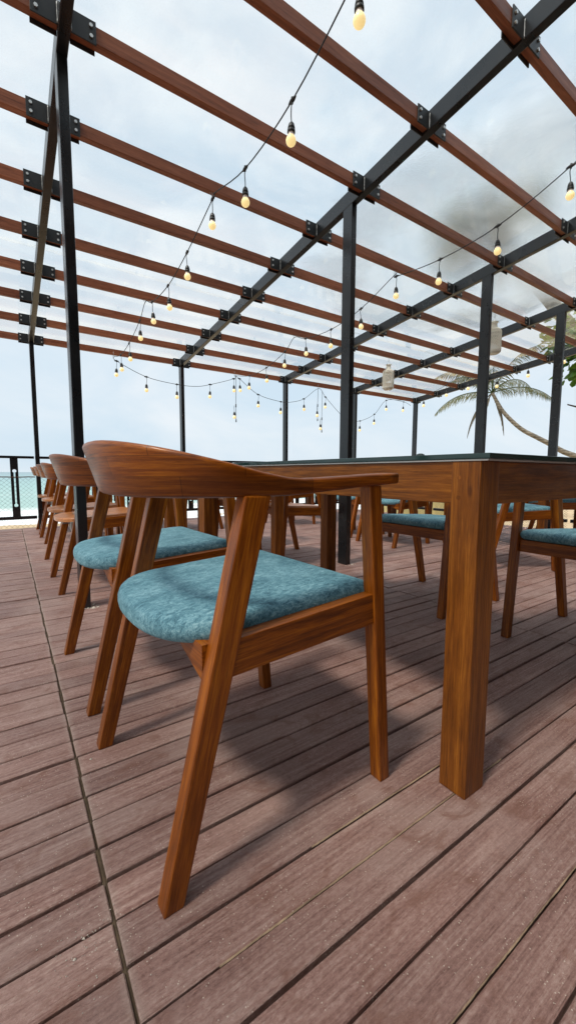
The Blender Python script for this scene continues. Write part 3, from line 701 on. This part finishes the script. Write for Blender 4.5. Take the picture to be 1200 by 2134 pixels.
def put_bulb(p, label, group, tilt=(0, 0)):
    o = bulb if first[0] else copy_tree(bulb); first[0] = False
    o.location = p; o.rotation_euler = (tilt[0], tilt[1], random.uniform(0, 6.28)); tag(o, label, 'light bulb', group)
def conn(bm, p, d):
    d = Vector(d).normalized(); p = Vector(p); tube(bm, [p-d*.030, p-d*.020, p-d*.010, p+d*.010, p+d*.020, p+d*.030], [.0035, .007, .0095, .0095, .007, .0035], 8); tube(bm, [p+Vector((0, 0, -.016)), p+Vector((0, 0, .014))], [.005, .007], 6)
def hook(bm, p):
    p = Vector(p); tube(bm, [p+Vector((0, .0, .07)), p+Vector((0, 0, .02)), p+Vector((.006, 0, .008)), p+Vector((0, 0, -.004)), p+Vector((-.010, 0, .0)), p+Vector((-.014, 0, .012))], .0018, 5)
def string(name, label, pts, hooks, bulbs, blabels, axis):
    r = empty(name, pts[0]); tag(r, label, 'string light wire', 'wires of the string lights'); O = Vector(pts[0])
    bm = bmesh.new(); tube(bm, [Vector(q)-O for q in cat(pts, 5)], .0036, 6)
    from_bm('wire', bm, 'cable', r)
    for i, b in enumerate(bulbs):
        b2 = bmesh.new(); conn(b2, Vector(b)-O, axis[i] if isinstance(axis, list) else axis); from_bm('connector', b2, 'cable', r)
    for h in hooks:
        b2 = bmesh.new(); hook(b2, Vector(h)-O); from_bm('hook', b2, 'zinc', r)
    for b, l in zip(bulbs, blabels): put_bulb(b, l, 'lit bulbs of the string lights', (random.uniform(-.05, .05), random.uniform(-.06, .06)))
o10 = 'between the rafters'
S1 = [(.858+.387, 1.338, 2.706), (1.245, 1.798, 2.552), (1.245, 2.283, 2.517), (1.25, 2.756, 2.598), (1.245, 3.238, 2.449), (1.245, 3.712, 2.368), (1.245, 4.193, 2.388), (1.245, 4.659, 2.348), (1.245, 5.141, 2.235), (1.248, 5.594, 2.208)]
ordn = ['nearest', 'second', 'third', 'fourth', 'fifth', 'sixth', 'seventh', 'eighth', 'ninth', 'tenth', 'eleventh', 'twelfth', 'thirteenth', 'fourteenth']
p1 = [(1.245, 1.10, 2.82), S1[0], S1[1], S1[2], (1.25, 2.72, 2.615), S1[3], S1[4], S1[5], S1[6], (1.235, 4.389, 2.452), S1[7], S1[8], S1[9], (1.255, 5.99, 2.277)]
string('string_light_wire', 'black light wire running away to the sea along the left bay', p1, [(1.25, 2.775, 2.63), (1.235, 4.395, 2.455), (1.255, 6.0, 2.28)], S1,
       [ordn[i]+' lit bulb from the camera on the left light string' for i in range(10)], (0, 1, 0))
S2 = [(3.1, 1.309, 2.709), (3.1, 1.781, 2.565), (3.1, 2.272, 2.528), (3.105, 2.75, 2.573), (3.1, 3.209, 2.424), (3.1, 3.681, 2.349), (3.1, 4.161, 2.374), (3.1, 4.616, 2.327), (3.1, 5.092, 2.215), (3.09, 5.567, 2.192)]
p2 = [(3.1, .9, 2.90), S2[0], S2[1], S2[2], S2[3], (3.13, 2.79, 2.61), S2[4], S2[5], S2[6], (3.09, 4.389, 2.445), S2[7], S2[8], S2[9], (3.078, 5.99, 2.272)]
string('string_light_wire', 'black light wire along the middle bay, crossing in front of the blurred palm', p2, [(3.13, 2.79, 2.615), (3.09, 4.395, 2.447), (3.078, 6.0, 2.275)], S2,
       [ordn[i]+' lit bulb from the camera on the middle light string' for i in range(10)], (0, 1, 0))
S4 = [(6.59, 2.72, 2.493), (6.59, 3.194, 2.396), (6.59, 3.677, 2.318), (6.59, 4.172, 2.365), (6.59, 4.598, 2.317), (6.59, 5.077, 2.195)]
p4 = [(6.59, 2.3, 2.60)]+S4[:4]+[(6.587, 4.389, 2.445)]+S4[4:]+[(6.59, 5.6, 2.19), (6.60, 5.99, 2.275)]
string('string_light_wire', 'black light wire along the right end of the roof, in front of the leaning palm', p4, [(6.587, 4.395, 2.447), (6.6, 6.0, 2.28)], S4,
       [ordn[i]+' lit bulb from the right on the light string by the leaning palm' for i in range(6)], (0, 1, 0))
S5 = [(1.287, 6.02, 2.231), (1.679, 6.02, 2.073), (2.120, 6.01, 2.023), (2.648, 6.02, 2.086), (3.054, 6.02, 2.226), (3.157, 6.02, 2.24), (3.506, 6.02, 2.028), (3.960, 6.0, 1.956), (4.452, 6.02, 2.055), (4.953, 6.02, 2.142), (5.852, 6.02, 1.769), (6.254, 6.02, 1.934), (6.599, 6.02, 2.249), (7.139, 6.02, 2.27)]
YF = 5.93
def sh(p): return (p[0], YF, p[2])
S5 = [(p[0]*YF/6.02, YF, EYE+(p[2]-EYE)*YF/6.02) for p in S5]
q = [(1.24, 5.96, 2.262), S5[0], S5[1], S5[2], (2.38, YF, 2.01), S5[3], S5[4], (3.045, 5.96, 2.258), S5[5], S5[6], S5[7], (4.10, YF, 1.95), S5[8], (4.74, 5.96, 2.262), S5[9], (5.21, YF, 1.87), (5.45, YF, 1.73), S5[10], S5[11], S5[12], S5[13], (7.3, 5.96, 2.2)]
string('string_light_wire', 'black light wire drooping in swags along the sea end of the roof', q, [(4.74, 5.97, 2.265), (1.24, 5.97, 2.265), (3.045, 5.97, 2.262)], S5,
       [ordn[i].replace('nearest', 'first')+' lit bulb from the left on the swagged sea end string' for i in range(14)], (1, 0, 0))
# loose ends hanging down
def dang(x, ztop, zcon, zend, lab, blab, bdx):
    r = empty('loose_light_cord', (x, YF, ztop)); tag(r, lab, 'cord', 'loose ends of the light strings')
    bm = bmesh.new(); tube(bm, cat([(0, 0, 0), (.004, 0, -.1), (-.003, 0, (zcon-ztop)), (.0, 0, zend-ztop)], 5), .0036, 6); from_bm('cord', bm, 'cable', r)
    bm = bmesh.new(); tube(bm, [(-.002, 0, zcon-ztop-.025), (-.002, 0, zcon-ztop+.025)], .009, 8); from_bm('connector', bm, 'cable', r)
    bm = bmesh.new(); tube(bm, [(.0, 0, zend-ztop-.03), (0, 0, zend-ztop-.022), (0, 0, zend-ztop+.012), (0, 0, zend-ztop+.02)], [.006, .009, .008, .004], 8); from_bm('plug', bm, 'socket', r)
    put_bulb((x+bdx, YF, zcon), blab, 'lit bulbs of the string lights')
dang(3.045, 2.255, 1.79, 1.56, 'loose cord end hanging straight down left of the second far post', 'lit bulb on the loose cord left of the second far post', -.03)
dang(4.70, 2.25, 1.95, 1.70, 'shorter loose cord end right of the second far post', 'lit bulb on the shorter loose cord right of the second far post', -.01)
dang(4.80, 2.22, 1.72, 1.50, 'longer loose cord end right of the second far post', 'lit bulb on the longer loose cord, lowest of all bulbs', -.03)

# ------------------------------------------------------------------ lanterns
def lantern_proto():
    r = empty('hanging_lantern'); nseg, nr = 26, 22; bm = bmesh.new()
    pr = [(.030, -.095), (.030, -.125), (.034, -.135)]+[(.034+(.082-.034)*math.sin(R(a)), -.185+.05*math.cos(R(a))) for a in range(10, 91, 16)]+[(.082, -.20-.0165*i) for i in range(1, 13)]+[(.082-.022*(1-math.cos(R(a))), -.398-.022*math.sin(R(a))) for a in (30, 60, 90)]
    rings = []
    for i, (rr, z) in enumerate(pr): rings.append([bm.verts.new((rr*math.cos(2*math.pi*(k+.5*(i % 2))/nseg), rr*math.sin(2*math.pi*(k+.5*(i % 2))/nseg), z)) for k in range(nseg)])
    for i in range(len(rings)-1):
        for k in range(nseg):
            a, b = rings[i], rings[i+1]
            if i % 2 == 0: bm.faces.new((a[k], a[(k+1) % nseg], b[k])); bm.faces.new((a[(k+1) % nseg], b[(k+1) % nseg], b[k]))
            else: bm.faces.new((a[k], b[(k+1) % nseg], b[k])); bm.faces.new((a[k], a[(k+1) % nseg], b[(k+1) % nseg]))
    o = from_bm('perforated_body', bm, 'plaster', r); md = o.modifiers.new('wire', 'WIREFRAME'); md.thickness = .0085; md.use_even_offset = False
    bm = bmesh.new(); lathe(bm, [(.033, -.06), (.044, -.058), (.044, -.064), (.032, -.068), (.031, -.128), (.036, -.134), (.033, -.136), (.028, -.128), (.028, -.07), (.033, -.06)], 22); from_bm('neck', bm, 'plaster', r)
    bm = bmesh.new(); lathe(bm, [(.082, -.388), (.084, -.398), (.075, -.42), (.058, -.432), (0, -.432), (0, -.428), (.055, -.428), (.072, -.416), (.079, -.398), (.082, -.388)], 24); from_bm('base', bm, 'plaster', r)
    bm = bmesh.new(); tube(bm, cat([(-.03, 0, -.062), (-.024, 0, -.03), (-.004, 0, .0), (.004, 0, 0), (.024, 0, -.03), (.03, 0, -.062)], 4), .0015, 5); tube(bm, [(0, 0, .055), (0, 0, .02), (.008, 0, .006), (0, 0, -.004), (-.008, 0, .004)], .002, 5); from_bm('hook', bm, 'zinc', r)
    return r
ln = lantern_proto(); ln.location = (4.85, 4.40, 2.43); tag(ln, 'ivory perforated bottle shaped lantern hanging right of the middle post', 'lantern', 'perforated bottle lanterns hanging from the rafters')
l2 = copy_tree(ln); l2.location = (4.909, 2.80, 2.60); l2['label'] = 'ivory perforated bottle shaped lantern half behind the right middle post, the higher of two'

# ------------------------------------------------------------------ trees
def frond(bm, rl, base, az, el, Ln, droop, nl=52, ll=.55, w=.034, hang=.75, mi=0):
    base = Vector(base); d = Vector((math.cos(az)*math.cos(el), math.sin(az)*math.cos(el), math.sin(el))); pts = []; p = base.copy(); st = 16; wob = random.uniform(-.12, .12)
    for i in range(st+1):
        pts.append(p.copy()); p = p+d*(Ln/st); d = (d+Vector((0, 0, -droop/st*(.6+1.2*i/st)))+Vector((-math.sin(az), math.cos(az), 0))*wob/st).normalized()
    tube(bm, pts, [.028*(1-.85*i/st)+.003 for i in range(st+1)], 4, False)
    for i in range(nl):
        t = .10+.90*i/nl; f = t*st; k = min(int(f), st-1); q = pts[k].lerp(pts[k+1], f-k); tg = (pts[k+1]-pts[k]).normalized(); side = tg.cross(Vector((0, 0, 1)));
        side = side.normalized() if side.length > .05 else Vector((1, 0, 0))
        for s in (1, -1):
            if random.random() < .08: continue
            l_ = ll*(math.sin(math.pi*min(1, .18+t*.80))**.6)*random.uniform(.75, 1.1); dd = (side*s*(1-hang*.55)+tg*.55+Vector((0, 0, -hang*random.uniform(.6, 1.1)))).normalized()
            w_ = w*random.uniform(.7, 1.1); nn = dd.cross(tg).normalized(); wv_ = dd.cross(nn).normalized()*w_/2; rv = random.random(); mid = q+dd*l_*.55; tip = q+dd*l_+Vector((0, 0, -l_*.28*hang))
            v = [bm.verts.new(c) for c in (q-wv_*.5, q+wv_*.5, mid+wv_, mid-wv_, tip)]
            for x in v: x[rl] = rv
            for fc in ((v[0], v[1], v[2], v[3]), (v[3], v[2], v[4])): ff = bm.faces.new(fc); ff.material_index = mi
def palm(name, label, trunk, r0, r1, fronds, cat_='palm tree', seed=1):
    random.seed(seed); r = empty(name, trunk[-1]); tag(r, label, cat_); O = Vector(trunk[-1]); bm = bmesh.new()
    pts = cat([Vector(t)-O for t in trunk], 9); n = len(pts); rad = [r1+(r0-r1)*i/(n-1) for i in range(n)]; rad = [q*(1+.05*(i % 2)) for i, q in enumerate(rad)]
    tube(bm, pts, rad, 12); from_bm('trunk', bm, 'trunk', r)
    top = Vector(trunk[0])-O
    for mi, nm in ((0, 'crown'), (1, 'dead_fronds')):
        bm = bmesh.new(); rl = bm.verts.layers.float.new('rnd'); c = 0
        for f in fronds:
            if f.get('dead', 0) != mi: continue
            frond(bm, rl, top, f['az'], f['el'], f['L'], f['dr'], f.get('n', 52), f.get('ll', .55), f.get('w', .034), f.get('h', .75)); c += 1
        if c: from_bm(nm, bm, 'frond' if mi == 0 else 'deadfrond', r)
        else: bm.free()
    return r
# image-right direction is about -34 deg azimuth
AR = math.atan2(r2.y, r2.x)
fr_ = [dict(az=AR, el=.35, L=2.9, dr=1.1), dict(az=AR+.35, el=.75, L=2.8, dr=1.7), dict(az=AR+math.pi, el=.10, L=2.9, dr=1.15), dict(az=AR+math.pi-.4, el=.9, L=2.9, dr=1.6), dict(az=AR+1.2, el=1.0, L=2.8, dr=1.6), dict(az=AR-1.0, el=1.1, L=2.8, dr=1.5), dict(az=AR-2.0, el=.9, L=2.7, dr=1.6), dict(az=AR+2.2, el=.9, L=2.6, dr=1.6),
       dict(az=AR+.1, el=-.9, L=2.0, dr=2.4, dead=1, ll=.3, h=1.1), dict(az=AR+math.pi, el=-1.0, L=2.0, dr=2.2, dead=1, ll=.35, h=1.1), dict(az=AR+2.6, el=-.7, L=2.2, dr=2.0, dead=1, ll=.35, h=1.1)]
palm('palm_tree', 'coconut palm leaning in from the right with a long pale curved trunk', [(17.85, 10.12, 4.30), (18.0, 9.96, 3.89), (18.26, 9.73, 3.38), (18.8, 9.28, 2.73), (19.4, 8.83, 2.33), (19.82, 8.5, 2.06), (20.28, 8.16, 1.74), (20.76, 7.8, 1.51), (21.78, 7.04, 1.0), (23.4, 5.9, .1), (24.6, 5.1, -1.4)], .145, .065, fr_, seed=3)
fr2 = [dict(az=i*.571+.2, el=random.uniform(.2, 1.1), L=random.uniform(1.5, 2.0), dr=1.9, n=46, ll=.6, w=.06, h=.9) for i in range(11)]
fr2 += [dict(az=i*1.3, el=-.5, L=1.4, dr=2.2, n=36, ll=.45, w=.08, h=1.1, dead=1) for i in range(6)]
palm('palm_tree', 'palm seen only as a grey green smudge through the wet roof sheet', [(9.25, 5.55, 6.45), (9.9, 5.2, 5.6), (11.2, 4.4, 4.0), (12.6, 3.6, 1.6), (13.6, 3.1, -1.3)], .17, .12, fr2, seed=8)
fr3 = [dict(az=AR+math.pi+.5*i-.9, el=.15*i, L=1.3, dr=1.0, n=26, ll=.3, w=.02) for i in range(5)]
palm('palm_tree', 'small spiky palm at the right edge above the table', [(16.3, 5.0, .9), (16.4, 4.9, -1.3)], .10, .08, fr3, seed=5)
# broad-leaved tree at the right
random.seed(12)
t = empty('broadleaf_tree', (11.3, 2.6, -1.3)); tag(t, 'broad leaved tree with glossy bright green leaves at the right edge under the roof line', 'tree'); TO = Vector((11.3, 2.6, -1.3))
bm = bmesh.new(); tube(bm, [(0, 0, 0), (-.1, .1, 1.2), (.05, .1, 2.6), (-.2, .3, 3.8)], [.16, .13, .1, .07], 10)
for a in range(7): tube(bm, [(-.05, .15, 2.6+.15*a), (-.05+.8*math.cos(a*.9+2), .15+.8*math.sin(a*.9+2), 3.3+.22*a), (-.1+1.6*math.cos(a*.9+2), .15+1.6*math.sin(a*.9+2), 3.6+.3*a)], [.06, .04, .015], 6)
from_bm('trunk', bm, 'bark', t)
bm = bmesh.new(); rl = bm.verts.layers.float.new('rnd')
cl = [(Vector((random.uniform(-1.75, 1.9), random.uniform(-1.7, 1.7), random.uniform(4.15, 6.3))), random.uniform(.35, .6)) for _ in range(46)]
cl += [(Vector((9.2, 3.6, 3.05))-TO, .25), (Vector((9.35, 3.5, 2.9))-TO, .25), (Vector((9.05, 3.75, 3.4))-TO, .36), (Vector((9.5, 3.3, 3.1))-TO, .4), (Vector((9.0, 3.9, 3.25))-TO, .18), (Vector((9.3, 3.4, 3.6))-TO, .5), (Vector((9.6, 3.1, 3.4))-TO, .5), (Vector((10.1, 3.0, 3.6))-TO, .55)]
for c, rr in cl:
    for i in range(46):
        v = Vector((random.gauss(0, 1), random.gauss(0, 1), random.gauss(0, 1))).normalized()*rr*random.uniform(.5, 1.0); p_ = c+v
        dd = (v.normalized()+Vector((random.uniform(-.6, .6), random.uniform(-.6, .6), -.5))).normalized(); sd_ = dd.cross(Vector((random.uniform(-.4, .4), random.uniform(-.4, .4), 1))).normalized(); l_ = random.uniform(.13, .22); w_ = l_*.34; rv = random.random()
        u_ = sd_.cross(dd)*.02; q = [p_, p_+dd*l_*.35+sd_*w_*.8-u_, p_+dd*l_*.72+sd_*w_-u_, p_+dd*l_, p_+dd*l_*.72-sd_*w_-u_, p_+dd*l_*.35-sd_*w_*.8-u_]
        vv = [bm.verts.new(x) for x in q]
        for x in vv: x[rl] = rv
        bm.faces.new((vv[0], vv[1], vv[2], vv[3])); bm.faces.new((vv[0], vv[3], vv[4], vv[5]))
from_bm('crown', bm, 'leaf', t)

# ------------------------------------------------------------------ beach huts behind the right end
h = empty('beach_hut', (16.6, 12.2, -1.3), R(-20)); tag(h, 'low grey beach hut with yellow base wall far off on the sand', 'hut')
boxo('base_wall', (-2.2, 2.2, -1.2, 1.2, 0, .75), 'wallyellow', h); boxo('wall', (-2.18, 2.18, -1.18, 1.18, .75, 2.1), 'wallgrey', h)
for i in range(4):
    w_ = empty_ = boxo('window', (-1.9+i*1.0, -1.2+i*1.0, -1.23, -1.181, .95, 1.75), 'white', h); boxo('pane', (-1.85+i*1.0, -1.25+i*1.0, -1.245, -1.231, 1.0, 1.7), 'pane', w_)
bm = bmesh.new(); hexa(bm, [(-2.5, -1.5, 2.1), (2.5, -1.5, 2.1), (2.5, 1.5, 2.1), (-2.5, 1.5, 2.1), (-2.3, -.1, 2.35), (2.3, -.1, 2.35), (2.3, .1, 2.35), (-2.3, .1, 2.35)]); from_bm('roof', bm, 'wallgrey', h)

# ------------------------------------------------------------------ unseen wall with doors and canopy, added behind the camera to cut sky fill
rb = empty('sky_blocker', (5, -4.6, 0)); tag(rb, 'unseen dark wall and canopy added behind the camera to hold back sky light', 'light blocker')
boxo('wall', (-7, 13, -6, .2, -1.3, 7.4), 'bark', rb)  # added tall dark wall, keeps faces turned towards it in shade
bm = bmesh.new(); hexa(bm, [(-7, .2, 3.25), (13, .2, 3.25), (13, 3.55, 3.12), (-7, 3.55, 3.12), (-7, .2, 3.4), (13, .2, 3.4), (13, 3.6, 3.25), (-7, 3.6, 3.25)]); from_bm('roof', bm, 'bark', rb)  # added canopy, blocks the high sky behind the camera
for i in range(4): boxo('door', (-4+i*4, -2.4+i*4, .201, .24, 0, 2.2), 'table', rb, grain=(0, 0, 1))

tag(boxo('terrace_floor', (-6, 14, -8.5, -1.41, -.3, -.004), 'bark'), kind='structure')
